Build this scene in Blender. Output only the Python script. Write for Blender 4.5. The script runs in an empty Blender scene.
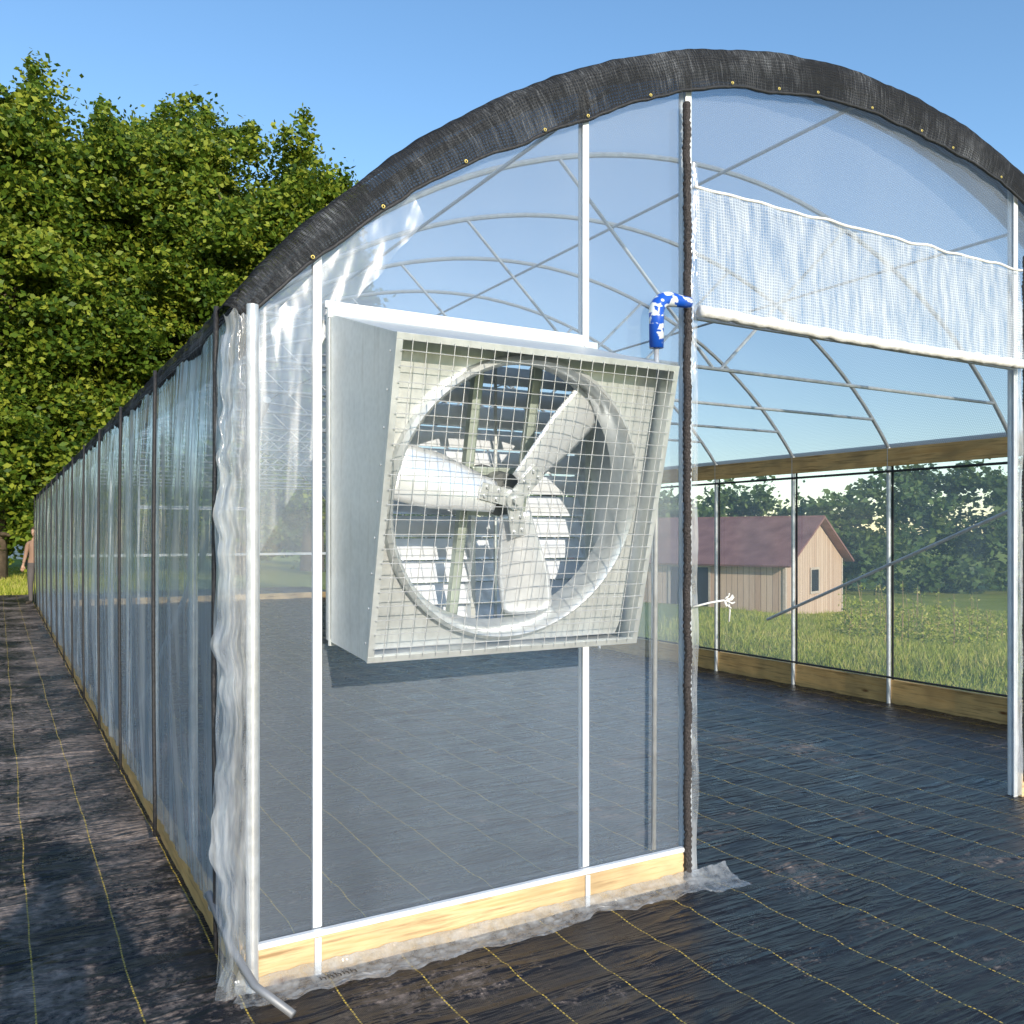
import bpy, bmesh, math, random
import numpy as np
from mathutils import Vector, Matrix, noise
R=random.Random(7)
scene=bpy.context.scene
def col(c,a=1): return (c[0],c[1],c[2],a)
# ---------------------------------------------------------------- materials
class M:
    def __init__(s,name):
        s.m=bpy.data.materials.new(name); s.m.use_nodes=True
        s.t=s.m.node_tree; s.t.nodes.clear()
        s.out=s.n('ShaderNodeOutputMaterial')
    def n(s,typ,**kw):
        nd=s.t.nodes.new(typ)
        for k,v in kw.items():
            if k.startswith('_'): setattr(nd,k[1:],v)
            else: nd.inputs[k.replace('__',' ')].default_value=v
        return nd
    def l(s,a,b): s.t.links.new(a,b)
    def noise(s,scale,vec=None,detail=4,rough=.55,mapscale=None,kind='Object',rot=None):
        nd=s.n('ShaderNodeTexNoise'); nd.inputs['Scale'].default_value=scale
        nd.inputs['Detail'].default_value=detail; nd.inputs['Roughness'].default_value=rough
        s.l(s.coord(mapscale,kind,rot),nd.inputs['Vector']); return nd.outputs['Fac']
    def coord(s,mapscale=None,kind='Object',rot=None):
        tc=s.n('ShaderNodeTexCoord')
        if mapscale is None and rot is None: return tc.outputs[kind]
        mp=s.n('ShaderNodeMapping'); s.l(tc.outputs[kind],mp.inputs['Vector'])
        if mapscale: mp.inputs['Scale'].default_value=mapscale
        if rot: mp.inputs['Rotation'].default_value=rot
        return mp.outputs['Vector']
    def ramp(s,fac,stops):
        r=s.n('ShaderNodeValToRGB'); e=r.color_ramp.elements
        while len(e)<len(stops): e.new(.5)
        for i,(p,c) in enumerate(stops):
            e[i].position=p; e[i].color=col(c) if not isinstance(c,(int,float)) else (c,c,c,1)
        s.l(fac,r.inputs['Fac']); return r.outputs['Color']
    def math(s,op,a,b=None,clamp=False):
        nd=s.n('ShaderNodeMath'); nd.operation=op; nd.use_clamp=clamp
        for i,x in enumerate((a,b)):
            if x is None: continue
            if isinstance(x,(int,float)): nd.inputs[i].default_value=x
            else: s.l(x,nd.inputs[i])
        return nd.outputs[0]
    def mix(s,fac,a,b,blend='MIX'):
        nd=s.n('ShaderNodeMix'); nd.data_type='RGBA'; nd.blend_type=blend
        for i,x in ((0,fac),(6,a),(7,b)):
            if isinstance(x,(int,float)): nd.inputs[i].default_value=x
            elif isinstance(x,tuple): nd.inputs[i].default_value=col(x)
            else: s.l(x,nd.inputs[i])
        return nd.outputs[2]
    def bump(s,h,strength=.3,dist=.01):
        b=s.n('ShaderNodeBump'); b.inputs['Strength'].default_value=strength; b.inputs['Distance'].default_value=dist
        s.l(h,b.inputs['Height']); return b.outputs['Normal']
    def pbr(s,color,rough=.5,metal=0,normal=None,spec=.5):
        p=s.n('ShaderNodeBsdfPrincipled')
        for k,x in (('Base Color',color),('Roughness',rough),('Metallic',metal),('Specular IOR Level',spec)):
            if isinstance(x,(int,float)): p.inputs[k].default_value=x
            elif isinstance(x,tuple): p.inputs[k].default_value=col(x)
            else: s.l(x,p.inputs[k])
        if normal is not None: s.l(normal,p.inputs['Normal'])
        s.l(p.outputs[0],s.out.inputs['Surface']); return p
def simple(name,c,rough=.5,metal=0,var=.15,scale=8,bump=0,spec=.5):
    m=M(name); f=m.noise(scale,detail=3)
    cc=m.ramp(f,[(.3,tuple(x*(1-var) for x in c)),(.7,tuple(min(1,x*(1+var)) for x in c))])
    m.pbr(cc,rough,metal,m.bump(f,bump) if bump else None,spec); return m.m
def wood(name,axis,c1,c2):
    m=M(name)
    sc=[22,22,22]; sc[axis]=1.2
    f=m.noise(1.6,mapscale=tuple(sc),detail=6,rough=.65)
    k=m.noise(3.0,detail=2)
    c=m.ramp(f,[(.35,c1),(.5,c2),(.66,tuple(x*.55 for x in c1))])
    kn=m.n('ShaderNodeTexVoronoi'); kn.inputs['Scale'].default_value=2.4
    m.l(m.coord(tuple([1.0 if i==axis else 3.0 for i in range(3)])),kn.inputs['Vector'])
    kf=m.ramp(kn.outputs['Distance'],[(.05,(.22,.1,.03)),(.14,(1,1,1))])
    c=m.mix(1.0,c,kf,'MULTIPLY')
    c=m.mix(m.ramp(k,[(.4,0.0),(.7,.7)]),c,tuple(x*.5 for x in c2))
    m.pbr(c,.65,0,m.bump(f,.3,.004)); return m.m
def film(name,haze,tint,gl=.6,stretch=(1,1,1),streak=.12,tr=(.9,.93,.96),rough=.12,edge=.35,bs=.25,bscale=3,transl=.5,det=3,rot=None):
    m=M(name)
    f=m.noise(bscale,mapscale=stretch,detail=det,rough=.6,rot=rot)
    f2=m.noise(bscale*.35,detail=1)
    lw=m.n('ShaderNodeLayerWeight'); lw.inputs['Blend'].default_value=.5
    fac=lw.outputs['Facing']
    g=m.math('POWER',fac,4)
    h=m.math('ADD',haze,m.math('MULTIPLY',m.math('SUBTRACT',f,.5),streak*2))
    h=m.math('ADD',h,m.math('MULTIPLY',m.math('SUBTRACT',f2,.5),streak))
    h=m.math('ADD',h,m.math('MULTIPLY',g,edge),clamp=True)
    nrm=m.bump(f,bs,.02)
    d=m.n('ShaderNodeBsdfDiffuse',Color=col(tint)); t=m.n('ShaderNodeBsdfTranslucent',Color=col(tint))
    m.l(nrm,d.inputs['Normal']); m.l(nrm,t.inputs['Normal'])
    dt=m.n('ShaderNodeMixShader'); dt.inputs[0].default_value=transl
    m.l(d.outputs[0],dt.inputs[1]); m.l(t.outputs[0],dt.inputs[2])
    tp=m.n('ShaderNodeBsdfTransparent',Color=col(tr))
    a=m.n('ShaderNodeMixShader'); m.l(h,a.inputs[0]); m.l(tp.outputs[0],a.inputs[1]); m.l(dt.outputs[0],a.inputs[2])
    gs=m.n('ShaderNodeBsdfGlossy',Roughness=rough,Color=(.95,.97,1,1)); m.l(nrm,gs.inputs['Normal'])
    b=m.n('ShaderNodeMixShader')
    m.l(m.math('ADD',m.math('MULTIPLY',g,gl),.04,clamp=True),b.inputs[0])
    m.l(a.outputs[0],b.inputs[1]); m.l(gs.outputs[0],b.inputs[2]); m.l(b.outputs[0],m.out.inputs['Surface'])
    return m.m
def shade(name,dens,c,cells=90,streak=.0,haze=0,contrast=.25):
    m=M(name)
    uv=m.coord(kind='UV')
    sx=m.n('ShaderNodeSeparateXYZ'); m.l(uv,sx.inputs[0])
    n1=m.noise(6,detail=2,rough=.7,kind='UV')
    def wv(o,k,ph):
        a=m.math('ADD',m.math('MULTIPLY',o,k),m.math('MULTIPLY',n1,ph)); return m.math('ABSOLUTE',m.math('SINE',a))
    w=m.math('MULTIPLY',wv(sx.outputs[0],cells*3.14159,8),wv(sx.outputs[1],cells*3.14159,8))
    fac=m.ramp(w,[(.25,min(1,dens+contrast)),(.8,max(0,dens-contrast))])
    if streak:
        st=m.noise(2.5,mapscale=(22,2.0,1),detail=6,rough=.8,kind='UV'); st2=m.noise(2.0,detail=3,kind='UV')
        stt=m.math('ADD',m.math('MULTIPLY',st,.6),m.math('MULTIPLY',st2,.45))
        cc=m.ramp(stt,[(.50,c),(.58,tuple(min(1,x*(1+streak)) for x in c)),(.66,tuple(min(1,x*(1+streak*4)) for x in c))])
        cc=m.mix(m.ramp(w,[(.2,0.0),(.7,.6)]),cc,(.02,.02,.023))
    else:
        rg=m.n('ShaderNodeRGB'); rg.outputs[0].default_value=col(c); cc=rg.outputs[0]
    d=m.n('ShaderNodeBsdfDiffuse'); m.l(cc,d.inputs['Color'])
    t=m.n('ShaderNodeBsdfTranslucent'); m.l(cc,t.inputs['Color'])
    dt=m.n('ShaderNodeMixShader'); dt.inputs[0].default_value=.35; m.l(d.outputs[0],dt.inputs[1]); m.l(t.outputs[0],dt.inputs[2])
    tp=m.n('ShaderNodeBsdfTransparent',Color=(.94,.96,.98,1)); last=tp.outputs[0]
    if haze:
        ht=m.n('ShaderNodeBsdfTranslucent',Color=(.8,.88,.96,1)); hd_=m.n('ShaderNodeBsdfDiffuse',Color=(.8,.88,.96,1))
        hm=m.n('ShaderNodeMixShader'); hm.inputs[0].default_value=.7; m.l(hd_.outputs[0],hm.inputs[1]); m.l(ht.outputs[0],hm.inputs[2])
        h2=m.n('ShaderNodeMixShader'); h2.inputs[0].default_value=haze; m.l(last,h2.inputs[1]); m.l(hm.outputs[0],h2.inputs[2]); last=h2.outputs[0]
    a=m.n('ShaderNodeMixShader'); m.l(fac,a.inputs[0]); m.l(last,a.inputs[1]); m.l(dt.outputs[0],a.inputs[2])
    m.l(a.outputs[0],m.out.inputs['Surface']); return m.m
# ---------------------------------------------------------------- mesh builder
class MB:
    def __init__(s): s.v=[];s.f=[];s.mi=[];s.uv={}
    def add(s,vs,fs,mi=0):
        o=len(s.v); s.v+= [tuple(x) for x in vs]
        for f in fs: s.f.append(tuple(i+o for i in f)); s.mi.append(mi)
    def box(s,a,b,mi=0,mat=None):
        x0,y0,z0=a;x1,y1,z1=b
        vs=[Vector(p) for p in ((x0,y0,z0),(x1,y0,z0),(x1,y1,z0),(x0,y1,z0),(x0,y0,z1),(x1,y0,z1),(x1,y1,z1),(x0,y1,z1))]
        if mat: vs=[mat@v for v in vs]
        s.add(vs,[(0,3,2,1),(4,5,6,7),(0,1,5,4),(1,2,6,5),(2,3,7,6),(3,0,4,7)],mi)
    def tube(s,pts,r,seg=10,mi=0,cap=True):
        pts=[Vector(p) for p in pts]; n=len(pts)
        rr=r if isinstance(r,(list,tuple)) else [r]*n
        up=None; rings=[]
        for i,p in enumerate(pts):
            t=(pts[min(i+1,n-1)]-pts[max(i-1,0)]).normalized()
            if up is None:
                up=Vector((0,0,1)) if abs(t.z)<.9 else Vector((1,0,0))
            a=(up-t*up.dot(t)).normalized(); b=t.cross(a); up=a
            rings.append([p+(a*math.cos(2*math.pi*k/seg)+b*math.sin(2*math.pi*k/seg))*rr[i] for k in range(seg)])
        vs=[v for ring in rings for v in ring]; fs=[]
        for i in range(n-1):
            for k in range(seg):
                fs.append((i*seg+k,i*seg+(k+1)%seg,(i+1)*seg+(k+1)%seg,(i+1)*seg+k))
        if cap:
            fs.append(tuple(range(seg))[::-1]); fs.append(tuple((n-1)*seg+k for k in range(seg)))
        s.add(vs,fs,mi)
    def grid(s,fn,nu,nv,mi=0,uvf=None):
        o=len(s.v)
        for j in range(nv+1):
            for i in range(nu+1):
                s.v.append(tuple(fn(i/nu,j/nv)))
                if uvf: s.uv[len(s.v)-1]=uvf(i/nu,j/nv)
        for j in range(nv):
            for i in range(nu):
                a=o+j*(nu+1)+i; s.f.append((a,a+1,a+nu+2,a+nu+1)); s.mi.append(mi)
    def build(s,name,mats,parent=None,smooth=False,bevel=0):
        me=bpy.data.meshes.new(name); me.from_pydata(s.v,[],s.f)
        for m in (mats if isinstance(mats,(list,tuple)) else [mats]): me.materials.append(m)
        me.polygons.foreach_set('material_index',s.mi)
        if s.uv:
            ul=me.uv_layers.new(name='UVMap')
            for lp in me.loops: ul.data[lp.index].uv=s.uv.get(lp.vertex_index,(0,0))
        me.update()
        if smooth:
            me.polygons.foreach_set('use_smooth',[True]*len(me.polygons))
        ob=bpy.data.objects.new(name,me); scene.collection.objects.link(ob)
        if smooth=='auto':
            me.set_sharp_from_angle(angle=math.radians(40))
        if bevel:
            b=ob.modifiers.new('b','BEVEL'); b.width=bevel; b.segments=2; b.limit_method='ANGLE'
        if parent: ob.parent=parent
        return ob
def empty(name,loc=(0,0,0)):
    e=bpy.data.objects.new(name,None); e.empty_display_size=.1; scene.collection.objects.link(e); e.location=loc; return e
def N(x,y=0,z=0): return noise.noise(Vector((x,y,z)))
# ---------------------------------------------------------------- world, sun, camera
EL=math.radians(18.5); dx=.07
trav=Vector((dx,1,0)).normalized()*math.cos(EL)+Vector((0,0,-math.sin(EL)))
w=bpy.data.worlds.new('World'); scene.world=w; w.use_nodes=True
nt=w.node_tree; bg=nt.nodes['Background']; sk=nt.nodes.new('ShaderNodeTexSky')
sk.sky_type='NISHITA'; sk.sun_disc=False; sk.sun_elevation=EL; sk.sun_rotation=math.pi+math.atan(dx)
sk.air_density=1.0; sk.dust_density=.2; sk.ozone_density=1.6
hs=nt.nodes.new('ShaderNodeHueSaturation'); hs.inputs['Saturation'].default_value=1.15; hs.inputs['Value'].default_value=1.65
nt.links.new(sk.outputs[0],hs.inputs['Color']); nt.links.new(hs.outputs[0],bg.inputs[0]); bg.inputs[1].default_value=.15
sd=bpy.data.lights.new('sun','SUN'); sd.energy=5; sd.angle=math.radians(.5); sd.color=(1,.89,.73)
so=bpy.data.objects.new('sun',sd); scene.collection.objects.link(so); so.rotation_euler=trav.to_track_quat('-Z','Y').to_euler(); so.location=(-3,-20,12)
cd=bpy.data.cameras.new('camera'); cam=bpy.data.objects.new('camera',cd); scene.collection.objects.link(cam)
cd.sensor_width=36; cd.lens=890/1024*36; cd.shift_y=23/1024; cd.clip_end=3000; cd.clip_start=.05
cam.location=(0,0,1.6); cam.rotation_euler=(math.radians(90),0,math.radians(-30)); scene.camera=cam
scene.view_settings.view_transform='Standard'; scene.view_settings.look='None'; scene.view_settings.exposure=0
# ---------------------------------------------------------------- ground
def terr(x,y):
    s=max(0,x-9); z=-2.5*(1-math.exp(-s*s/(s+4)/16)) if s>0 else 0
    if x>9: z+=.12*N(x*.15,y*.15)*min(1,s/4)
    return z
m=M('grass_ground')
f=m.noise(.5,detail=6,rough=.7); f2=m.noise(14,detail=4)
c=m.ramp(f,[(.3,(.17,.22,.03)),(.5,(.27,.31,.05)),(.7,(.40,.37,.10))])
c=m.mix(.35,c,m.ramp(f2,[(.3,(.10,.14,.015)),(.7,(.38,.40,.09))]))
m.pbr(c,.9,0,m.bump(f2,.6,.05),.1); GR=m.m
def axis(lo,hi,f0,f1,st):
    a=list(np.arange(f0,f1,st)); x=f0; s=st
    while x>lo: s*=1.35; x-=s; a.insert(0,max(x,lo))
    x=a[-1]; s=st
    while x<hi: s*=1.35; x+=s; a.append(min(x,hi))
    return a
xs=axis(-1500,1500,-10,60,1.0); ys=axis(-1500,1500,-10,60,1.0)
b=MB()
for y in ys:
    for x in xs: b.v.append((x,y,terr(x,y)))
nx=len(xs)
for j in range(len(ys)-1):
    for i in range(nx-1):
        a=j*nx+i; b.f.append((a,a+1,a+nx+1,a+nx)); b.mi.append(0)
b.build('ground',GR,smooth=True)
# ground cover fabric
m=M('woven_fabric')
sx=m.n('ShaderNodeSeparateXYZ'); m.l(m.coord(),sx.inputs[0])
X,Y=sx.outputs[0],sx.outputs[1]
wob=m.math('MULTIPLY',m.math('SUBTRACT',m.noise(.8,detail=2),.5),.05)
Xw=m.math('ADD',X,wob)
fr=m.math('FRACT',m.math('MULTIPLY',m.math('ADD',Xw,.045),1/.305))
line=m.math('LESS_THAN',m.math('ABSOLUTE',m.math('SUBTRACT',fr,.5)),.009)
dash=m.math('GREATER_THAN',m.math('FRACT',m.math('MULTIPLY',Y,55)),.3)
line=m.math('MULTIPLY',m.math('MULTIPLY',line,dash),.95)
wp=m.math('MULTIPLY',m.math('SINE',m.math('MULTIPLY',X,700)),m.math('SINE',m.math('MULTIPLY',Y,700)))
wr=m.noise(2.0,mapscale=(.5,3.6,1),detail=4,rough=.55,rot=(0,0,.12))
rid=m.math('POWER',m.math('SUBTRACT',1.0,m.math('ABSOLUTE',m.math('MULTIPLY',m.math('SUBTRACT',wr,.5),7.0)),True),2.0)
wr2=m.noise(14,mapscale=(1,2.2,1),detail=3,rough=.6)
du=m.noise(1.1,detail=7,rough=.72); du2=m.noise(26,detail=4,rough=.8)
lf=m.math('MULTIPLY',m.math('LESS_THAN',X,.72),1.0)
thr=m.math('ADD',m.math('ADD',m.math('MULTIPLY',du,.62),m.math('MULTIPLY',du2,.38)),m.math('MULTIPLY',lf,.085))
dust=m.ramp(thr,[(.55,0.0),(.62,.4),(.70,.95)])
sp=m.ramp(m.noise(60,detail=1),[(.68,0.0),(.74,.6)])
dust=m.math('MAXIMUM',dust,m.math('MULTIPLY',sp,m.ramp(du,[(.46,0.0),(.62,1.0)])))
c=m.mix(dust,(.009,.009,.012),(.36,.29,.25))
c=m.mix(line,c,(.55,.40,.07))
h=m.math('ADD',m.math('ADD',m.math('MULTIPLY',rid,.4),m.math('MULTIPLY',wr2,.14)),m.math('MULTIPLY',wp,.012))
h=m.math('ADD',h,m.math('MULTIPLY',wr,.9))
ro=m.ramp(m.noise(5,detail=3),[(.3,.22),(.7,.38)])
ro=m.math('ADD',ro,m.math('MULTIPLY',dust,.4),clamp=True)
m.pbr(c,ro,0,m.bump(h,.9,.045),.38); FAB=m.m
b=MB()
def fz(x,y):
    r=1-abs(N(x*.9+3,y*2.3)); r2=1-abs(N(x*2.1,y*5+9))
    return .005+ .010*max(0,r-.8)*5 +.006*max(0,r2-.8)*5
x0,x1,y0,y1=-9,8.2,-4,27
b.grid(lambda u,v:(x0+(x1-x0)*u,y0+(y1-y0)*v,fz(x0+(x1-x0)*u,y0+(y1-y0)*v)),260,620)
b.build('ground_cover_fabric',FAB,smooth=True)
# ---------------------------------------------------------------- greenhouse
XL,XR,YF,YB=.77,7.33,3.18,22.1; XC=4.05; ZC=-.21
GH=empty('greenhouse')
GALV=simple('galvanized_pipe',(.62,.64,.66),.38,.5,.15,20)
GALVD=simple('steel_bow_pipe',(.5,.53,.55),.42,.4,.15,20)
WHITE=simple('white_channel',(.76,.78,.81),.4,.1,.1,10)
BLACK=simple('black_webbing',(.025,.025,.028),.6,0,.4,60,.5)
ZIP=simple('zipper_tape',(.045,.038,.038),.75,0,.7,120,1.0)
WX=wood('pine_x',0,(.58,.37,.17),(.74,.54,.30)); WY=wood('pine_y',1,(.55,.31,.10),(.68,.43,.17))
FF=film('end_film',.205,(.74,.85,1.0),gl=.5,stretch=(1,1,.4),streak=.10,edge=.3,bs=.2,bscale=1.5,rough=.14,det=5,rot=(0,.35,0))
FS=film('side_film',.33,(.74,.84,.95),gl=.75,stretch=(1,3.5,.22),streak=.4,edge=.2,bs=.45,bscale=3,rough=.16)
FRt=film('right_film',.22,(.74,.84,.97),gl=.3,stretch=(1,2,.5),streak=.08,edge=.15,bs=.1,bscale=2,det=2)
FB=film('crumpled_film',.34,(.85,.88,.92),gl=.6,stretch=(3,3,.6),streak=.5,edge=.25,bs=.8,bscale=7,rough=.15)
FP=film('pleat_film',.13,(.82,.88,.95),gl=.25,stretch=(4,3,.8),streak=.25,edge=.25,bs=.15,bscale=2.5,rough=.35)
SH=shade('shade_cloth',.22,(.035,.037,.042),60,0,.48,.15)
SHB=shade('shade_cloth_hem',.9,(.040,.042,.046),62,1.4,0,.16)
def archz(x,r=4.2):
    o=x-XC; return ZC+math.sqrt(max(0,r*r-o*o))
def archpts(r,y,n=40,hw=3.28):
    a=math.asin(hw/r); return [(XC+r*math.sin(-a+2*a*i/n),y,ZC+r*math.cos(-a+2*a*i/n)) for i in range(n+1)]
bows=[YF+.03]+[4.35+1.17*i for i in range(15)]+[YB-.03]
b=MB()
for i,y in enumerate(bows):
    b.tube(archpts(4.19,y),.017,8)
b.build('bows',GALVD,GH,'auto')
b=MB()
for y in bows:
    for x in (XL+.02,XR-.02):
        b.tube([(x,y,0),(x,y,2.43)],.021,10)
b.tube([(XL-.005,3.13,0),(XL-.005,3.13,2.4)],.022,12)
b.build('side_posts',GALV,GH,'auto')
b=MB()
for y in bows[1:-1]:
    b.tube([(XC-3.02,y,2.68),(XC+3.02,y,2.68)],.013,8)
    for sg in (-1,1):
        b.tube([(XC+sg*.03,y,2.68),(XC+sg*1.22,y,archz(XC+1.22,4.18))],.012,6)
b.build('collar_ties',GALVD,GH,'auto')
b=MB()
for o in (-1.7,0,1.7):
    z=archz(XC+o,4.15); b.tube([(XC+o,YF+.03,z),(XC+o,YB-.03,z)],.011,8)
b.tube([(7.25,7.0,.68),(7.25,4.2,1.85)],.016,8)
b.tube([(.86,6.9,.3),(.86,3.3,2.1)],.016,8)
b.build('braces',GALVD,GH,'auto')
b=MB()
b.box((.74,YF+.02,0),(.775,YB,.15)); b.box((.765,YF+.05,2.27),(.80,YB,2.43)) 
b.box((7.325,YF,0),(7.365,YB,.23)); b.box((7.29,YF+.05,2.25),(7.305,YB,2.42))
b.build('side_boards',WY,GH,bevel=.004)
b=MB(); b.box((.74,YF-.04,0),(2.74,YF-.002,.145)); b.box((5.4,YF-.04,0),(7.36,YF-.002,.145)); b.box((XL,YB,0),(XR,YB+.04,.15))
b.build('end_baseboards',WX,GH,bevel=.004)
b=MB()
for x in (1.015,2.2,2.765,5.38,6.6):
    b.tube([(x,YF+.02,0),(x,YF+.02,archz(x)-.02)],.017,10)
b.build('end_posts',WHITE,GH,'auto')
b=MB()
def strip(x,z0,z1,w=.034,y=YF-.008,t=.010):
    b.box((x-w/2,y-t,z0),(x+w/2,y,z1))
strip(1.008,.17,archz(1.015)-.05,.034); strip(2.195,.17,archz(2.2)-.05,.032); strip(2.772,0,archz(2.77)-.05,.036)
strip(5.375,0,archz(5.38)-.05,.04)
strip(1.001,.0,.145,.026,YF-.042,.006); strip(2.185,.0,.145,.024,YF-.042,.006)
b.box((1.034,YF-.03,2.43),(2.17,YF-.012,2.457)); b.box((.75,YF-.045,.147),(2.735,YF-.019,.168))
b.box((2.80,YF-.03,2.6),(5.35,YF-.012,2.64))
b.build('film_channels',WHITE,GH,bevel=.003)
def endfilm(y,cols,mat,name):
    b=MB()
    for xa,xb,z0,z1 in cols:
        nu=max(2,int((xb-xa)/.05)); nv=40
        def fn(u,v):
            x=xa+(xb-xa)*u; zt=archz(x,4.2) if z1 is None else z1
            z=z0+(zt-z0)*v
            return (x,y+.012*N(x*2.5+z*1.2,z*.8,2)*math.sin(math.pi*u)*math.sin(math.pi*v),z)
        b.grid(fn,nu,nv)
    return b.build(name,mat,GH,True)
endfilm(YF-.004,[(.77,1.03,.15,None),(1.03,2.19,.15,1.2),(1.03,2.19,2.44,None),(2.19,2.76,.15,None),(2.76,5.4,2.62,None),(5.4,7.33,.15,None)],FF,'end_wall_film')
endfilm(YB,[(.77,7.33,.15,None)],FF,'rear_wall_film')
b=MB()
for x in (2.8,4.05,5.4): b.tube([(x,YB-.04,0),(x,YB-.04,archz(x)-.02)],.03,8)
b.box((2.8,YB-.07,2.2),(5.4,YB-.03,2.28)); b.box((.8,YB-.07,1.1),(7.3,YB-.03,1.16))
b.build('rear_wall_frame',WHITE,GH)
b=MB()
def arcsheet(r,ya,yb,hw,nu,nv,sag=0):
    a=math.asin(hw/r)
    def fn(u,v):
        t=-a+2*a*u; y=ya+(yb-ya)*v
        rr=r-sag*abs(math.sin(math.pi*(y-4.35)/1.17))+.006*N(t*6,y*2)
        return (XC+rr*math.sin(t),y,ZC+rr*math.cos(t))
    b.grid(fn,nu,nv,uvf=lambda u,v:(2*a*u*r,ya+(yb-ya)*v))
arcsheet(4.235,YF-.02,YB,3.33,56,130,.015); b.build('roof_shade_cloth',SH,GH,True)
# hem band over the front bow
b=MB()
a0=math.asin(3.36/4.25)
def hem(u,v):
    t=-a0+2*a0*u
    wd=.21+.03*N(t*5,1)+.014*N(t*22,4)
    edge=min(1,(1-abs(2*u-1))*2.6); wd*=.40+.60*edge
    pts=[(4.262,YF+.33),(4.266,YF+.1),(4.262,YF+.01),(4.25,YF-.028),(4.215,YF-.045),(4.26-wd*.6,YF-.05),(4.26-wd,YF-.04)]
    s=v*(len(pts)-1); i=min(int(s),len(pts)-2); f=s-i
    r=pts[i][0]*(1-f)+pts[i+1][0]*f; y=pts[i][1]*(1-f)+pts[i+1][1]*f
    k=v*v
    y+=.012*k*N(t*14,v*2.5,3)+.006*k*N(t*60,v*4,6); r+=.010*N(t*14,v*3,8)+.005*N(t*60,0,v)
    return (XC+r*math.sin(t),y,ZC+r*math.cos(t))
b.grid(hem,420,24,uvf=lambda u,v:(u*8.5,v*.6)); b.build('shade_cloth_hem',SHB,GH,True)
b=MB()
pp=[Vector(hem(i/300,.985))+Vector((0,-.006,0)) for i in range(301)]
b.tube(pp,.007,6); b.build('hem_cord',BLACK,GH,True)
b=MB()
for i in range(14,300,15):
    p=pp[min(300,i+R.randint(-3,3))]+Vector((0,-.012,.012))
    b.tube([p+Vector((.006*math.cos(k*math.pi/4),-.002,.006*math.sin(k*math.pi/4))) for k in range(9)],.0025,5,cap=False)
b.build('grommets',simple('brass',(.6,.48,.15),.4,.6),GH,True)
b=MB()
for sx_,xx in ((-1,.735),(1,7.375)):
    def fn(u,v):
        y=YF-.04+(YB-YF+.04)*u
        drop=.11+.035*abs(math.sin(math.pi*(y-3.3)/1.42))+.02*N(y*2,3)
        return (xx+sx_*(.012*N(y*6,v*2)+.018*math.sin(v*3.1)),y,2.47-drop*v)
    b.grid(fn,400,8,uvf=lambda u,v:(u*19,v*.2))
b.build('shade_cloth_edge',SHB,GH,True)
# side films
def sidefold(y,z):
    return .02*N(y*4,z*.35,1)+.010*N(y*12+z*1.2,z*.6,5)+.004*N(y*30,z*1.2,9)
b=MB()
def fn(u,v):
    y=YF-.03+(YB-YF+.03)*u; z=.13+2.25*v
    bil=.045*abs(math.sin(math.pi*(y-3.32)/1.42))*math.sin(math.pi*v)
    return (.722-bil+sidefold(y,z)*(1.3-.6*v),y,z)
b.grid(fn,900,36); b.build('side_wall_film',FS,GH,True)
b=MB(); b.grid(lambda u,v:(7.375+.006*N(u*40,v*2),YF+(YB-YF)*u,.15+2.2*v),160,10); b.build('side_wall_film_right',FRt,GH,True)
b=MB(); b.tube([(7.27,YF,2.2),(7.27,YB,2.2)],.012,6); b.tube([(7.27,YF,.26),(7.27,YB,.26)],.01,6)
for y in bows[1:]:
    b.box((7.33,y-.035,.2),(7.338,y-.015,2.3))
b.build('lashing_lines',BLACK,GH)
b=MB()
for i in range(14):
    y=3.32+1.42*i+R.uniform(-.03,.03)
    pts=[(.678-.008*math.sin(math.pi*k/12)+.004*N(k,i),y+.012*N(k*.5,i*3),2.42-2.32*k/12) for k in range(13)]
    b.tube(pts,.0095,6)
b.build('tie_down_ropes',BLACK,GH,True)
# crumpled corner film
b=MB()
def fn(u,v):
    z=2.36*(1-v)
    edge=.668+.055*N(z*2.6,1)+.026*N(z*11,2)-.022*math.sin(v*3)-.03*max(0,v-.85)*6
    x=edge+(.765-edge)*u
    y=3.13-.03*math.sin(u*3.1)+.035*N(u*2.5+z*.6,z*1.0,4)+.016*N(u*8,z*4,7)
    return (x,y,max(.015,z+.02*N(u*5,0,9)))
b.grid(fn,30,190)
def fn(u,v):
    z=2.3*(1-v); x=.69+.02*N(z*4,5)+.014*N(u*8,z*3,4); y=3.14+.2*u*(.6+.3*N(z*2,9))
    return (x-.02*u,y,max(.015,z))
b.grid(fn,14,120)
b.build('corner_film_fold',FB,GH,True)
b=MB()
def fn(u,v):
    x=.83+.55*u; zt=archz(x,4.12); z=zt-(.30+.08*N(u*5,3))*(1-.65*u)*v
    return (x+.05*v,YF-.025-.010*N(u*7+v*2,v*1.5,2)-.002*N(u*20,v*2),z)
b.grid(fn,70,14)
def fn(u,v):
    x=.79+.20*u; z=2.42-.9*v*(1-.4*u)
    return (x,YF-.022-.008*N(u*5+v,v*1.0,2)-.002*N(u*14,v*2),z)
b.grid(fn,24,30); b.build('film_pleats',FP,GH,True)
b=MB()
def fn(u,v):
    x=.70+2.26*u
    wd=.12+.05*N(x*2.5,3)+.035*N(x*8,5)+(.05 if u>.9 else 0)
    y=YF-.055-wd*v+.01*N(x*10,v*3)
    z=.045*(1-v)**3+.014+.014*abs(N(x*9,v*5,2))+.006*abs(N(x*25,v*9,2))
    return (x+.03*N(x*5,v*4,8),y,z)
b.grid(fn,260,20); b.build('film_skirt',FB,GH,True)
b=MB()
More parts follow.
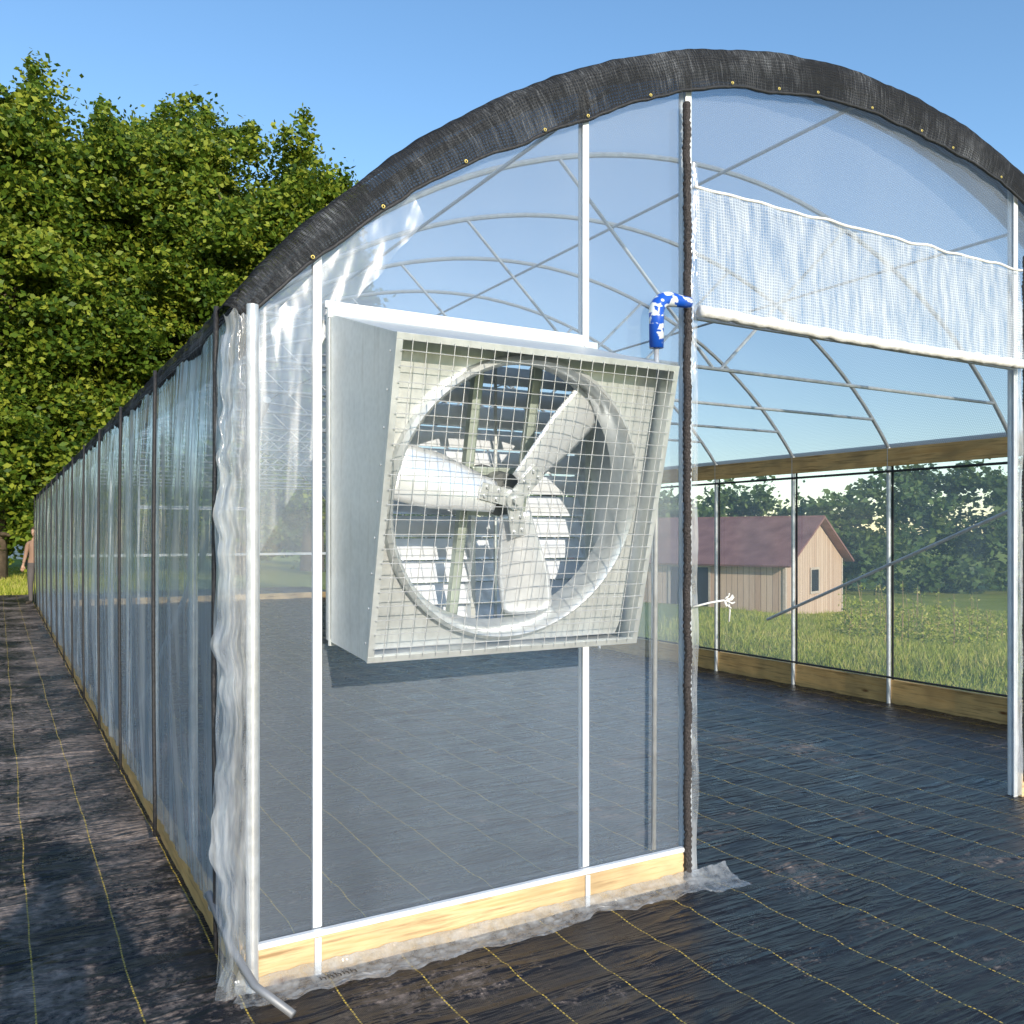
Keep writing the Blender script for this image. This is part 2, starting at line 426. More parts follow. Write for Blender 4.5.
for i in range(5):
    x=.98+i*.028; b.box((x,3.035,.04),(x+.005,3.06,.0405)); b.box((x+.006,3.046,.04),(x+.018,3.051,.0405)); b.box((x+.015,3.03,.04),(x+.02,3.05,.0405))
b.build('film_print',BLACK,GH)
b=MB()
for xx,z0,z1 in ((2.735,.02,archz(2.74)-.2),(5.42,.1,3.3)):
    n=260
    pts=[(xx+.009*N(k*.06,xx)+.004*N(k*.3,xx),YF-.05+.006*N(k*.15,2),z0+(z1-z0)*k/n) for k in range(n+1)]
    b.tube(pts,[.016+.004*N(k*.9,5)+.0035*(k%2) for k in range(n+1)],8)
b.build('door_zipper',ZIP,GH,True)
b=MB()
def fn(u,v):
    z=.02+3.3*v; return (2.745+.06*u+.010*N(z*4,u*2),YF-.032+.012*N(z*3,u*3,5)-.01*u,z)
b.grid(fn,8,140)
def fn(u,v):
    z=.02+3.0*v; return (5.34+.06*u+.012*N(z*4,u*2,4),YF-.04+.02*N(z*3,u*3,8),z)
b.grid(fn,8,120); b.build('door_film_edge',FB,GH,True)
# rolled white curtain over door
m=M('white_mesh')
uv=m.coord(kind='UV'); sxx=m.n('ShaderNodeSeparateXYZ'); m.l(uv,sxx.inputs[0])
g1=m.math('ABSOLUTE',m.math('SINE',m.math('MULTIPLY',sxx.outputs[0],220))); g2=m.math('ABSOLUTE',m.math('SINE',m.math('MULTIPLY',sxx.outputs[1],220)))
gg=m.math('MINIMUM',g1,g2); st=m.noise(3,mapscale=(8,1.2,1),detail=5,kind='UV',rot=(0,0,.1))
fac=m.ramp(gg,[(.15,.78),(.45,.30)]); fac=m.math('ADD',fac,m.math('MULTIPLY',m.math('SUBTRACT',st,.5),1.8),clamp=True)
d=m.n('ShaderNodeBsdfDiffuse',Color=(.78,.82,.86,1)); t=m.n('ShaderNodeBsdfTranslucent',Color=(.8,.84,.88,1))
a=m.n('ShaderNodeMixShader'); a.inputs[0].default_value=.4; m.l(d.outputs[0],a.inputs[1]); m.l(t.outputs[0],a.inputs[2])
tp=m.n('ShaderNodeBsdfTransparent'); e=m.n('ShaderNodeMixShader'); m.l(fac,e.inputs[0]); m.l(tp.outputs[0],e.inputs[1]); m.l(a.outputs[0],e.inputs[2]); m.l(e.outputs[0],m.out.inputs['Surface'])
WM=m.m
b=MB()
def fn(u,v):
    x=2.79+2.57*u; z=2.63+(3.2+.015*N(x*2,0)-2.63)*v
    return (x,YF-.045-.03*(1-v)+.03*N(x*5+z,z*1.2,3)+.012*N(x*18,z*2,6),z)
b.grid(fn,200,24,uvf=lambda u,v:(u*2.5,v*.57)); b.build('roll_up_curtain',WM,GH,True)
b=MB()
pts=[(2.78+2.60*k/80,YF-.085+.006*N(k*.3,4),2.625+.008*N(k*.4,9)-.014*math.sin(math.pi*k/80)) for k in range(81)]
b.tube(pts,[.028+.008*N(k*.9,3) for k in range(81)],10)
pts=[(2.78+2.60*k/80,YF-.05,3.205+.012*N(k*.2,9)) for k in range(81)]
b.tube(pts,.008,6)
b.build('curtain_roll',simple('white_fabric',(.8,.8,.8),.7,0,.12,25,.6),GH,True)
b=MB()
b.tube([(2.76,3.12,1.27),(2.83,3.08,1.29),(2.9,3.06,1.30)],.005,6)
for k in range(7):
    a=k*1.1; b.tube([(2.9,3.06,1.30),(2.915+.02*math.cos(a),3.055+.01*math.sin(a*2),1.30+.022*math.sin(a)),(2.92+.03*math.cos(a+.6),3.05,1.295+.035*math.sin(a+.6))],.004,5)
b.tube([(2.92,3.06,1.30),(2.93,3.06,1.25),(2.925,3.06,1.2)],.004,5)
b.build('tie_rope',simple('white_rope',(.8,.8,.78),.8),GH,True)
b=MB(); b.tube([(.66,3.35,.30),(.70,3.14,.17),(.75,3.03,.08),(.84,2.89,.025)],.014,10); b.build('roll_up_pipe',simple('grey_pipe',(.25,.26,.28),.5,.4),GH,True)
# blue elbow pipe
HE=empty('hose_elbow',(0,0,0))
m=M('blue_white_wrap')
f=m.noise(16,detail=2,mapscale=(1,1,1.6))
m.pbr(m.ramp(f,[(.53,(.01,.09,.52)),(.56,(.75,.8,.85))]),.3); BL=m.m
b=MB()
pts=[(2.72,3.1,2.655),(2.66,3.1,2.655)]+[(2.60-.07*math.sin(k*math.pi/16),3.1,2.585+.07*math.cos(k*math.pi/16)) for k in range(9)]+[(2.53,3.1,2.43)]
b.tube(pts,[.026,.028]+[.034]*9+[.032],14); b.build('elbow',BL,HE,True)
b=MB(); b.tube([(2.53,3.1,2.45),(2.53,3.1,2.2),(2.53,3.12,.2)],.011,10); b.build('pipe',GALV,HE,True)
# ---------------------------------------------------------------- exhaust fan
FAN=empty('exhaust_fan')
m=M('galvanized_sheet')
v=m.n('ShaderNodeTexVoronoi'); v.inputs['Scale'].default_value=42; m.l(m.coord(),v.inputs['Vector'])
f=m.noise(3,detail=6,rough=.65)
c=m.mix(.28,m.ramp(f,[(.3,(.54,.57,.57)),(.7,(.74,.77,.77))]),m.ramp(v.outputs['Distance'],[(0,(.5,.53,.54)),(1,(.82,.85,.86))]))
dr=m.noise(6,mapscale=(4,4,.5),detail=4); c=m.mix(m.ramp(dr,[(.55,0.0),(.75,.35)]),c,(.38,.38,.36))
m.pbr(c,m.ramp(f,[(.3,.28),(.7,.48)]),.55); GS=m.m
GRN=simple('strut_paint',(.46,.52,.46),.4,.5); ALU=simple('aluminium',(.76,.79,.82),.34,.5,.1,12)
SLAT=simple('slat_aluminium',(.80,.85,.92),.33,.35,.08,12); DARK=simple('motor_paint',(.12,.13,.13),.5)
C=Vector((1.585,2.614,1.698)); ux=Vector((1,0,0)); uy=Vector((0,-.238,.971)).normalized(); un=ux.cross(uy).normalized()
FM=Matrix(((ux.x,uy.x,un.x,C.x),(ux.y,uy.y,un.y,C.y),(ux.z,uy.z,un.z,C.z),(0,0,0,1)))
hw,hh=.545,.525
def L(x,y,z): return FM@Vector((x,y,z))
ftl,ftr,fbl,fbr=L(-hw,hh,0),L(hw,hh,0),L(-hw,-hh,0),L(hw,-hh,0)
btl,btr,bbl,bbr=Vector((1.04,YF-.02,2.41)),Vector((2.17,YF-.02,2.41)),Vector((1.04,YF-.02,1.22)),Vector((2.17,YF-.02,1.22))
b=MB()
for q in ((btl,bbl,fbl,ftl),(ftr,fbr,bbr,btr),(btl,ftl,ftr,btr),(fbl,bbl,bbr,fbr)):
    b.add(q,[(0,1,2,3)])
ob=b.build('housing',GS,FAN)
sm=ob.modifiers.new('s','SOLIDIFY'); sm.thickness=.004; sm.offset=0
b=MB()
w_=.018
b.box((-hw-.004,hh-w_,-.012),(hw+.004,hh+.004,.006),0,FM); b.box((-hw-.004,-hh-.004,-.012),(hw+.004,-hh+w_,.006),0,FM)
b.box((-hw-.004,-hh+w_,-.012),(-hw+w_,hh-w_,.006),0,FM); b.box((hw-w_,-hh+w_,-.012),(hw+.004,hh-w_,.006),0,FM)
b.box((1.03,YF-.075,2.385),(2.215,YF-.058,2.42))
b.box((1.034,YF-.075,1.2),(1.037,YF-.058,2.385)); b.box((2.18,YF-.075,1.2),(2.215,YF-.058,2.385)); b.box((1.037,YF-.075,1.2),(2.18,YF-.058,1.225))
b.build('flange',GS,FAN,bevel=.001)
b=MB()
for k in range(9):
    t=(k+.5)/9
    for A,B in ((btl.lerp(ftl,.06),bbl.lerp(fbl,.06)),(btl.lerp(ftl,.94),bbl.lerp(fbl,.94))):
        p=A.lerp(B,t); b.tube([p,p+Vector((-.005,0,0))],.004,8)
b.build('rivets',GALV,FAN)
b=MB(); seg=72; r0=.478; pr=-.09
o=[];inn=[]
for k in range(seg):
    a=2*math.pi*k/seg; ca,sa=math.cos(a),math.sin(a); s=1/max(abs(ca)/(hw-.003),abs(sa)/(hh-.003))
    o.append(L(ca*s,sa*s,pr-.012)); inn.append(L(ca*(r0+.02),sa*(r0+.02),pr-.006))
b.add(o+inn,[(k,(k+1)%seg,seg+(k+1)%seg,seg+k) for k in range(seg)])
prof=[(r0+.03,pr-.005),(r0+.027,pr+.02),(r0+.013,pr+.032),(r0,pr+.02),(r0-.008,pr-.03),(r0-.01,pr-.10)]
rg=[[L(math.cos(2*math.pi*k/seg)*r,math.sin(2*math.pi*k/seg)*r,z) for k in range(seg)] for r,z in prof]
fs=[]
for i in range(len(prof)-1):
    for k in range(seg): fs.append((i*seg+k,i*seg+(k+1)%seg,(i+1)*seg+(k+1)%seg,(i+1)*seg+k))
b.add([v for q in rg for v in q],fs); b.build('venturi_ring',GS,FAN,'auto')
b=MB(); bz=pr-.06
def blade(ang):
    def fn(u,v):
        r=.06+.395*u
        wd=.058+.042*min(1,u*1.6)
        if u>.94: wd*=1-((u-.94)/.06)**2*.12
        s=(v-.5)*2*wd
        pitch=math.radians(24-8*u); cam_=.018*(1-(2*v-1)**2)
        px=r+.03*(v-.5)*u; py=s*math.cos(pitch)+.012; pz=bz+s*math.sin(pitch)*.8+cam_
        return L(px*math.cos(ang)-py*math.sin(ang),px*math.sin(ang)+py*math.cos(ang),pz)
    b.grid(fn,18,10)
for a in (50,168,286): blade(math.radians(a))
ob=b.build('blades',ALU,FAN,True); sm=ob.modifiers.new('s','SOLIDIFY'); sm.thickness=.004
b=MB()
b.tube([L(0,0,bz-.04),L(0,0,bz+.045)],.035,20); b.tube([L(0,0,bz+.045),L(0,0,bz+.062)],.014,10)
for a in (50,168,286):
    a=math.radians(a)
    b.box((-.01,-.03,bz+.024),(.14,.03,bz+.031),0,FM@Matrix.Rotation(a,4,'Z'))
    for rr in (.07,.12):
        for s_ in (-.016,.016):
            q=Matrix.Rotation(a,4,'Z')@Vector((rr,s_,0)); b.tube([L(q.x,q.y,bz+.031),L(q.x,q.y,bz+.038)],.006,6,1)
b.build('hub',[GS,GALVD],FAN)
b=MB(); b.tube([L(0,0,bz-.05),L(0,0,bz-.24)],.08,20); b.tube([L(0,0,bz-.24),L(0,0,bz-.26)],.05,16)
b.build('motor',DARK,FAN,'auto')
b=MB()
for x in (-.11,.13):
    b.box((x-.018,-hh+.03,bz-.16),(x+.018,hh-.02,bz-.125),0,FM)
b.box((-.11,-.09,bz-.12),(.13,-.06,bz-.10),0,FM); b.box((-.11,.06,bz-.12),(.13,.09,bz-.10),0,FM)
b.build('motor_struts',GRN,FAN,bevel=.003)
b=MB()
for k in range(13):
    z=1.28+k*.087
    for xa,xb in ((1.08,1.60),(1.62,2.14)):
        b.add([(xa,YF-.03,z+.045),(xb,YF-.03,z+.045),(xb,YF-.03-.04,z-.028),(xa,YF-.03-.04,z-.028),(xb,YF-.03-.042,z-.036),(xa,YF-.03-.042,z-.036)],[(0,1,2,3),(3,2,4,5)])
ob=b.build('shutter_slats',SLAT,FAN); sm=ob.modifiers.new('s','SOLIDIFY'); sm.thickness=.002
b=MB(); b.box((1.045,YF-.09,1.23),(1.08,YF-.01,2.40)); b.box((2.14,YF-.09,1.23),(2.165,YF-.01,2.40)); b.box((1.6,YF-.088,1.24),(1.62,YF-.012,2.39))
b.box((1.7,YF-.1,1.24),(1.71,YF-.09,2.39))
b.build('shutter_frame',GS,FAN)
b=MB(); nxw=23; nyw=22
for i in range(1,nxw):
    x=-hw+2*hw*i/nxw; o1=.003*N(i,1); b.tube([L(x+o1,-hh+.01,.012),L(x-o1,0,.014+.004*N(i,3)),L(x,hh-.01,.012)],.0015,5,cap=False)
for i in range(1,nyw):
    y=-hh+2*hh*i/nyw; b.tube([L(-hw+.01,y,.0155),L(0,y+.003*N(i,7),.0165),L(hw-.01,y,.0155)],.0015,5,cap=False)
b.build('wire_guard',GALV,FAN)
# ---------------------------------------------------------------- foliage
def leafmat(name,c1,c2,c3):
    m=M(name); g=m.n('ShaderNodeNewGeometry'); ri=g.outputs['Random Per Island']
    nz_=m.noise(.3,detail=2)
    c=m.ramp(m.math('ADD',m.math('MULTIPLY',ri,.55),m.math('MULTIPLY',nz_,.6)),[(.3,c1),(.58,c2),(.85,c3)])
    d=m.n('ShaderNodeBsdfPrincipled',Roughness=.5); d.inputs['Specular IOR Level'].default_value=.25; m.l(c,d.inputs['Base Color'])
    t=m.n('ShaderNodeBsdfTranslucent'); m.l(m.mix(.5,c,(.25,.32,.03)),t.inputs['Color'])
    a=m.n('ShaderNodeMixShader'); a.inputs[0].default_value=.25; m.l(d.outputs[0],a.inputs[1]); m.l(t.outputs[0],a.inputs[2]); m.l(a.outputs[0],m.out.inputs['Surface'])
    return m.m
LEAF=leafmat('leaves',(.03,.07,.01),(.10,.17,.018),(.30,.34,.04))
LEAF2=leafmat('far_leaves',(.05,.09,.03),(.09,.15,.04),(.16,.21,.06))
BARK=simple('bark',(.12,.09,.065),.9,0,.4,6,.8)
def leaves(rng,centers,radii,per,size,sq=.72):
    P=[]
    for c,r in zip(centers,radii):
        n=int(per*(r**2))
        d=rng.normal(size=(n,3)); d/=np.linalg.norm(d,axis=1)[:,None]
        rad=r*np.power(rng.random(n),.5)*(1+.18*rng.normal(size=n))
        tl=rng.normal(size=3)*.35
        p=np.array(c)+d*rad[:,None]*np.array([1,1,sq])+tl*(d[:,2]*rad)[:,None]; P.append(p)
    P=np.vstack(P); n=len(P)
    a=rng.normal(size=(n,3)); a[:,2]*=.6; a/=np.linalg.norm(a,axis=1)[:,None]
    t=rng.normal(size=(n,3)); bb=np.cross(a,t); bb/=np.linalg.norm(bb,axis=1)[:,None]
    s=size*(.6+.8*rng.random(n))[:,None]
    v=np.empty((n,4,3)); v[:,0]=P-a*s; v[:,1]=P+bb*s*.6; v[:,2]=P+a*s; v[:,3]=P-bb*s*.6
    return v.reshape(-1,3),n
def leafobj(name,v,n,mat,parent=None):
    me=bpy.data.meshes.new(name); me.vertices.add(len(v)); me.vertices.foreach_set('co',v.astype(np.float32).ravel())
    me.loops.add(n*4); me.loops.foreach_set('vertex_index',np.arange(n*4,dtype=np.int32))
    me.polygons.add(n); me.polygons.foreach_set('loop_start',np.arange(0,n*4,4,dtype=np.int32)); me.polygons.foreach_set('loop_total',np.full(n,4,dtype=np.int32))
    me.materials.append(mat); me.update(calc_edges=True); me.validate()
    ob=bpy.data.objects.new(name,me); scene.collection.objects.link(ob)
    if parent: ob.parent=parent
    return ob
def tree(base,H,rx,seed,ncl=120,per=520,size=.115,zlow=.07):
    rng=np.random.default_rng(seed); rr=random.Random(seed)
    T=empty('deciduous_tree',base)
    cs=[];rs=[]
    zc=H*(.5+zlow/2); rz=H*(.5-zlow/2)
    i=0
    while i<ncl:
        d=rng.normal(size=3); d/=np.linalg.norm(d); k=.3+.66*rng.random()**.5
        az=math.atan2(d[1],d[0]); lob=1+.08*math.sin(az*3+seed)+.07*math.sin(az*5+d[2]*4+seed*2)+.06*math.sin(d[2]*9+seed)
        f_=1.0/ (abs(d[0])**2.6+abs(d[1])**2.6+abs(d[2])**2.6)**(1/2.6)
        p=np.array([d[0]*rx*k*lob*f_,d[1]*rx*k*lob*f_,zc+d[2]*rz*k*f_*(1 if d[2]<0 else min(1.03,lob))])
        r=rng.uniform(.75,1.35)
        if p[2]+r*.6>H: continue
        i+=1; cs.append(p); rs.append(r)
        if k>.82 and d[2]>-.2:
            for q in range(3):
                o_=d*rng.uniform(.5,1.1)+rng.normal(size=3)*.4+np.array([0,0,.2]); cs.append(p+o_*.8); rs.append(r*rng.uniform(.28,.5))
    v,n=leaves(rng,cs,rs,per,size,.92); leafobj('crown',v,n,LEAF,T)
    b=MB(); k=H*.026
    tp=[(0,0,-.2),(.1,.05,H*.12),(.25*rr.uniform(-1,1),.2,H*.3),(.5*rr.uniform(-1,1),.3,H*.55),(.3,.2,H*.85)]
    b.tube(tp,[k*1.3,k,k*.75,k*.45,k*.12],10)
    for i in range(0,len(cs),9):
        c=cs[i]; rad=math.hypot(c[0],c[1])
        if rad>rx*.7: continue
        h0=max(H*.1,c[2]-rad*.9-1); t=h0/H; s0=Vector((.2*t,.2*t,h0)); e=Vector(c); md=s0.lerp(e,.5)+Vector((0,0,-.3))
        b.tube([s0,md,e],[k*.26,k*.15,k*.05],6)
    b.build('trunk',BARK,T,True); return T
def gp(px,t):
    u=(px-512)/890; return (t*(.5+.866*u),t*(.866-.5*u))
for px,t,H,rx,seed,ncl in ((110,36,18.6,4.8,3,240),(245,36,18.0,3.9,5,190),(-10,32,17.1,4.7,8,230),(180,43,21.6,4.6,12,190),(312,44,19.0,2.7,21,110),(40,47,21,4.5,33,150)):
    x,y=gp(px,t); tree((x,y,0),H,rx,seed,ncl)
tree((-9.5,27,0),13,4.2,44,120,300,.15); tree((-12,17,0),12,4.2,45,110,300,.15)
rng=np.random.default_rng(5); cs=[];rs=[]
for px in np.arange(330,1500,8):
    u=(px-512)/890; t=62+14*N(px*.01,2)
    x,y=gp(px,t); z0=terr(x,y)
    top=1.6+t*((535-(488+12*N(px*.013,7)+8*N(px*.04,1)-(24*min(1,max(0,(px-850)/40)))))/890)
    for k in range(7):
        r=rng.uniform(.8,1.5); zz=rng.uniform(z0,top-r*.6); cs.append((x+rng.normal()*1.5,y+rng.normal()*2,zz)); rs.append(r)
v,n=leaves(rng,cs,rs,60,.24); leafobj('distant_tree_line',v,n,LEAF2)
cs=[];rs=[]
for px in np.arange(-500,340,10):
    t=88+10*N(px*.02,5); x,y=gp(px,t)
    for k in range(6):
        r=rng.uniform(1.5,2.8); cs.append((x+rng.normal()*1.5,y+rng.normal()*2,rng.uniform(.5,8))); rs.append(r)
v,n=leaves(rng,cs,rs,20,.5); leafobj('distant_tree_line',v,n,LEAF2)
GM=leafmat('grass_blades',(.22,.28,.025),(.38,.42,.055),(.58,.50,.16))
def grass(name,n,fx,hmin,hmax,wd,seed):
    rng=np.random.default_rng(seed); V=np.empty((n,4,3))
    P=fx(rng,n); z=np.array([terr(x,y) for x,y in P]); cl=np.array([.5+.9*N(x*.5,y*.5,1) for x,y in P])
    h=(hmin+(hmax-hmin)*rng.random(n)**2)*np.clip(.5+cl,.3,1.6); a=rng.random(n)*6.28; ln=rng.normal(size=(n,2))*.45*h[:,None]
    w2=wd*(.6+.8*rng.random(n))
    dxv=np.stack([np.cos(a)*w2,np.sin(a)*w2],1)
    V[:,0,:2]=P-dxv; V[:,0,2]=z-.02; V[:,1,:2]=P+dxv; V[:,1,2]=z-.02
    V[:,2,:2]=P+ln+dxv*.15; V[:,2,2]=z+h; V[:,3,:2]=P+ln-dxv*.15; V[:,3,2]=z+h
    leafobj(name,V.reshape(-1,3),n,GM)
def fr_(rng,n):
    u=rng.random(n)**1.6; x=8.4+34*u; y=x*(.3+ .75*rng.random(n))-1+rng.random(n)*3; return np.stack([x,y],1)
grass('meadow_grass',100000,fr_,.03,.16,.010,3)
def fl_(rng,n): return np.stack([-6+9*rng.random(n),27.1+22*rng.random(n)**1.5],1)
grass('lawn_grass',25000,fl_,.05,.14,.012,4)
b=MB(); lv=[]
for k in range(44):
    px=R.uniform(840,1010); t=R.uniform(17,32); x,y=gp(px,t); z=terr(x,y); h=R.uniform(.5,1.4)
    b.tube([(x,y,z),(x+.04,y,z+h*.6),(x+R.uniform(-.1,.1),y,z+h)],[.012,.008,.004],5)
    lv.append(((x,y,z+h*.55),.22)); lv.append(((x,y,z+h*.25),.34)); lv.append(((x,y,z+h*.9),.1))
T=empty('tall_weeds'); b.build('stems',simple('dry_stem',(.35,.25,.12),.8),T)
v,n=leaves(np.random.default_rng(2),[l[0] for l in lv],[l[1] for l in lv],900,.035); leafobj('weed_leaves',v,n,GM,T)
# ---------------------------------------------------------------- barn
m=M('barn_boards'); sx=m.n('ShaderNodeSeparateXYZ'); m.l(m.coord(),sx.inputs[0])
s_=m.math('ADD',sx.outputs[0],sx.outputs[1]); fr=m.math('FRACT',m.math('MULTIPLY',s_,4)); gap=m.math('LESS_THAN',fr,.07)
bd=m.n('ShaderNodeTexWhiteNoise'); bd.noise_dimensions='1D'; m.l(m.math('FLOOR',m.math('MULTIPLY',s_,4)),bd.inputs['W'])
c=m.ramp(bd.outputs['Value'],[(0,(.54,.36,.25)),(.5,(.64,.46,.33)),(1,(.72,.54,.40))])
c=m.mix(.3,c,m.ramp(m.noise(3,mapscale=(6,6,.5)),[(.3,(.25,.18,.12)),(.7,(.6,.48,.38))]))
m.pbr(m.mix(gap,c,(.12,.08,.05)),.85); BW=m.m
m=M('barn_roof'); f=m.noise(1.5,detail=5); wv=m.n('ShaderNodeTexWave'); wv.inputs['Scale'].default_value=2.5; m.l(m.coord(),wv.inputs['Vector'])
m.pbr(m.ramp(f,[(.3,(.19,.08,.065)),(.7,(.34,.17,.14))]),.6,.1,m.bump(wv.outputs['Fac'],.3,.02)); BR=m.m
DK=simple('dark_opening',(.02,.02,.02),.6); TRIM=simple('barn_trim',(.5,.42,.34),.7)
BN=empty('barn'); cx,cy=gp(785,35); zb=-1.75
F=Vector((.5,.866,0)); Rr=Vector((.866,-.5,0)); AN=math.radians(40)
lon=(-Rr*math.cos(AN)+F*math.sin(AN)); gab=(Rr*math.sin(AN)+F*math.cos(AN))
BN.matrix_world=Matrix(((lon.x,gab.x,0,cx),(lon.y,gab.y,0,cy),(0,0,1,zb),(0,0,0,1)))
bl,bwd,wh,ap=10.0,6.2,2.35,4.05
b=MB()
b.add([(0,0,-.6),(bl,0,-.6),(bl,bwd,-.6),(0,bwd,-.6),(0,0,wh),(bl,0,wh),(bl,bwd,wh),(0,bwd,wh),(0,bwd/2,ap),(bl,bwd/2,ap)],
 [(0,1,5,4),(2,3,7,6),(3,0,4,8,7),(1,2,6,9,5)]); b.build('walls',BW,BN)
b=MB()
sl=(ap-wh)/(bwd/2)
for s0,s1 in ((-.45,bwd/2),(bwd+.45,bwd/2)):
    z0=wh-.45*sl+.05; b.add([(-.4,s0,z0),(bl+.4,s0,z0),(bl+.4,s1,ap+.05),(-.4,s1,ap+.05)],[(0,1,2,3)])
ob=b.build('roof',BR,BN); sm=ob.modifiers.new('s','SOLIDIFY'); sm.thickness=.08
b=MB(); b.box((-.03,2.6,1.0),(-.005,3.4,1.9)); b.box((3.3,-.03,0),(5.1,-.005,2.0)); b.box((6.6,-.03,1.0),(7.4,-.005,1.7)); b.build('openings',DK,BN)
b=MB()
for (x0_,y0_,x1_,y1_,z0_,z1_) in ((-.05,2.5,-.032,2.6,.9,2.0),(-.05,3.4,-.032,3.5,.9,2.0),(-.05,2.6,-.032,3.4,1.9,2.0),(-.05,2.6,-.032,3.4,.9,1.0)): b.box((x0_,y0_,z0_),(x1_,y1_,z1_))
for x_ in (3.2,5.1): b.box((x_,-.05,0),(x_+.1,-.032,2.1))
b.box((3.3,-.05,2.0),(5.1,-.032,2.1))
b.box((-.04,-.04,-.5),(.08,.08,wh-.03)); b.box((-.04,bwd-.08,-.5),(.08,bwd+.04,wh-.03)); b.build('trim',TRIM,BN)
# white shed far left
SHD=empty('white_shed'); x,y=gp(-6,58); SHD.location=(x,y,0)
b=MB(); b.add([(-2.6,0,0),(2.2,0,0),(2.2,3,0),(-2.6,3,0),(-2.6,0,2.3),(2.2,0,2.3),(2.2,3,2.3),(-2.6,3,2.3),(-2.6,1.5,2.95),(2.2,1.5,2.95)],[(0,1,5,4),(2,3,7,6),(3,0,4,8,7),(1,2,6,9,5)])
b.build('walls',simple('white_siding',(.72,.74,.76),.6),SHD)
b=MB(); b.add([(-2.8,-.2,2.22),(2.4,-.2,2.22),(2.4,1.5,3.0),(-2.8,1.5,3.0)],[(0,1,2,3)]); b.add([(-2.8,3.2,2.22),(2.4,3.2,2.22),(2.4,1.5,3.0),(-2.8,1.5,3.0)],[(0,1,2,3)])
b.build('roof',simple('grey_roof',(.55,.55,.55),.8),SHD)
b=MB(); b.box((-.4,-.04,0),(.6,-.01,2.0)); b.box((1.1,-.04,1.0),(1.8,-.01,1.7)); b.build('door_and_window',DK,SHD)
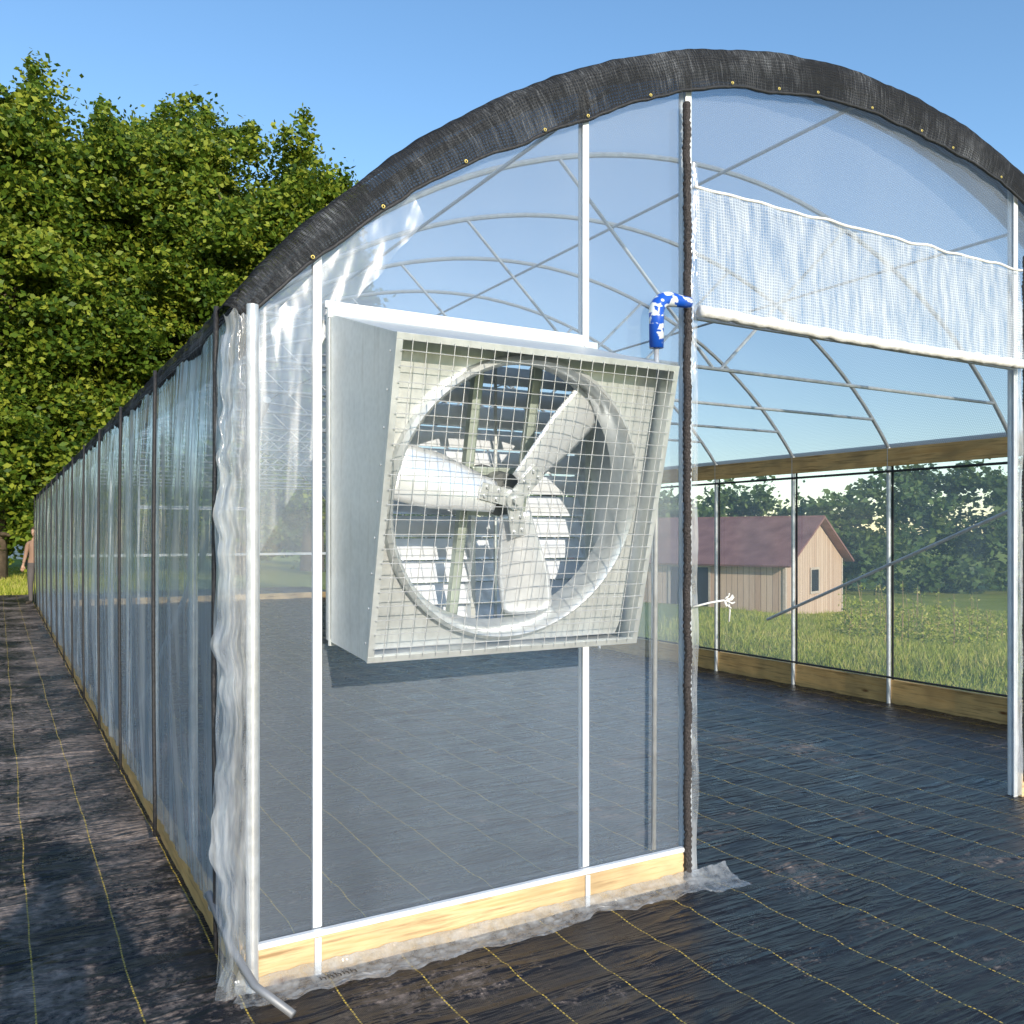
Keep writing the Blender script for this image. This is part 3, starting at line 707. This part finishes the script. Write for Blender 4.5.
# ---------------------------------------------------------------- people
def person(name,loc,rot,skin,shirt,pants,hair,arms):
    P=empty(name,loc); P.rotation_euler=(0,0,rot)
    V=[];E=[];RD=[]
    def j(p,r,par=None):
        V.append(p); RD.append(r if isinstance(r,tuple) else (r,r)); i=len(V)-1
        if par is not None: E.append((par,i))
        return i
    pel=j((0,0,.97),(.155,.115)); ab=j((0,.0,1.12),(.14,.10),pel); ch=j((0,-.01,1.30),(.165,.115),ab); nk0=j((0,0,1.43),(.10,.08),ch); nk=j((0,.01,1.50),.055,nk0); hd=j((0,.02,1.57),.055,nk)
    hands=[]
    for s in (-1,1):
        h=j((s*.095,0,.88),(.095,.1),pel); k=j((s*.11,.02,.50),(.062,.065),h); a=j((s*.12,-.02,.10),(.042,.045),k); hl=j((s*.12,-.02,.055),(.042,.04),a); t=j((s*.14,.15,.035),(.04,.028),hl)
        sh=j((s*.17,0,1.40),(.07,.065),nk0); el,wr=arms(s)
        e=j(el,.043,sh); mid=Vector(el).lerp(Vector(wr),.85); q=j(tuple(mid),.03,e); hands.append((s,Vector(el),Vector(wr)))
    me=bpy.data.meshes.new('body'); me.from_pydata(V,E,[]); ob=bpy.data.objects.new('body',me); scene.collection.objects.link(ob); ob.parent=P
    sk_=ob.modifiers.new('s','SKIN'); sk_.use_smooth_shade=True
    for i,r in enumerate(RD): me.skin_vertices[0].data[i].radius=r
    me.skin_vertices[0].data[0].use_root=True
    su=ob.modifiers.new('u','SUBSURF'); su.levels=2; su.render_levels=2
    m=M(name+'_clothes'); sz=m.n('ShaderNodeSeparateXYZ'); m.l(m.coord(),sz.inputs[0]); z=sz.outputs[2]
    f=m.noise(9,detail=4)
    c=m.mix(m.math('GREATER_THAN',z,.96),pants,shirt); c=m.mix(m.math('GREATER_THAN',z,1.475),c,skin); c=m.mix(m.math('LESS_THAN',z,.085),c,(.05,.04,.03))
    m.pbr(c,.8,0,m.bump(f,.5,.02)); me.materials.append(m.m)
    SK=simple(name+'_skin',skin,.5)
    for s,el,wr in hands:
        d=(wr-el).normalized(); up=Vector((0,0,1)) if abs(d.z)<.8 else Vector((0,1,0)); side=d.cross(up).normalized(); nn=side.cross(d).normalized()
        hb=MB(); hb.tube([wr-d*.05,wr,wr+d*.03,wr+d*.085],[.028,.027,.036,.034],10)
        for i,(o_,ln) in enumerate(((-.03,.065),(-.01,.078),(.01,.072),(.03,.055))):
            p0=wr+d*.08+side*o_; p1=p0+d*ln*.5-nn*.008; p2=p1+d*ln*.35-nn*.022; hb.tube([p0,p1,p2],[.010,.009,.007],8)
        p0=wr+d*.03-side*.03*s; hb.tube([p0,p0+d*.03-side*.025*s,p0+d*.06-side*.03*s-nn*.012],[.013,.011,.008],8)
        hb.build('hand',SK,P,True)
    bm=bmesh.new(); bmesh.ops.create_uvsphere(bm,u_segments=32,v_segments=24,radius=1)
    for v in bm.verts:
        x,y,z=v.co; ja=1-.25*max(0,-z)
        X_,Y_,Z_=x*.075*ja,y*.095,z*.118
        if y>0:
            Y_+= .026*math.exp(-((x/.16)**2+((z+.12)/.16)**2))+.008*math.exp(-((x/.3)**2+((z+.48)/.12)**2))+.012*math.exp(-((x/.35)**2+((z+.85)/.2)**2))
            for s in (-1,1): Y_-=.012*math.exp(-(((x-s*.4)/.16)**2+((z-.06)/.13)**2))
        v.co=(X_,Y_,Z_)
    me2=bpy.data.meshes.new('head'); bm.to_mesh(me2); bm.free(); me2.polygons.foreach_set('use_smooth',[True]*len(me2.polygons))
    ho=bpy.data.objects.new('head',me2); scene.collection.objects.link(ho); ho.parent=P; ho.location=(0,.03,1.665); me2.materials.append(SK)
    fb=MB()
    for s in (-1,1):
        fb.tube([(s*.03,.108,1.672),(s*.03,.116,1.672)],.009,8); fb.tube([(s*.074,.02,1.68),(s*.084,.015,1.665),(s*.076,.018,1.64)],[.012,.014,.009],8,1)
    fb.build('eyes_and_ears',[DK,SK],P,True)
    hb=MB()
    def hf(u,v):
        a=u*2*math.pi; t=v*math.radians(100); y=math.sin(t)*math.sin(a); x=math.sin(t)*math.cos(a)
        yy=y*.105-.008; zz=math.cos(t)*.13
        if y>.25 and v>.6: yy=min(yy,.075); zz=max(zz,.045)
        return (x*.085,.03+yy,1.672+zz)
    hb.grid(hf,28,12)
    hb.build('hair',simple(name+'_hair',hair,.8),P,True)
    return P
person('photographer',(-.12,-.22,0),math.radians(-25),(.5,.32,.22),(.1,.14,.3),(.05,.06,.09),(.06,.04,.03),
   lambda s:((s*.29,.13,1.24),(s*.1,.17,1.56)))
x,y=gp(35.5,20.6)
person('standing_person',(x,y,0),math.radians(150),(.45,.28,.19),(.32,.2,.14),(.10,.09,.09),(.08,.05,.03),
   lambda s:((s*.24,-.02,1.14),(s*.25,.07,.90)))
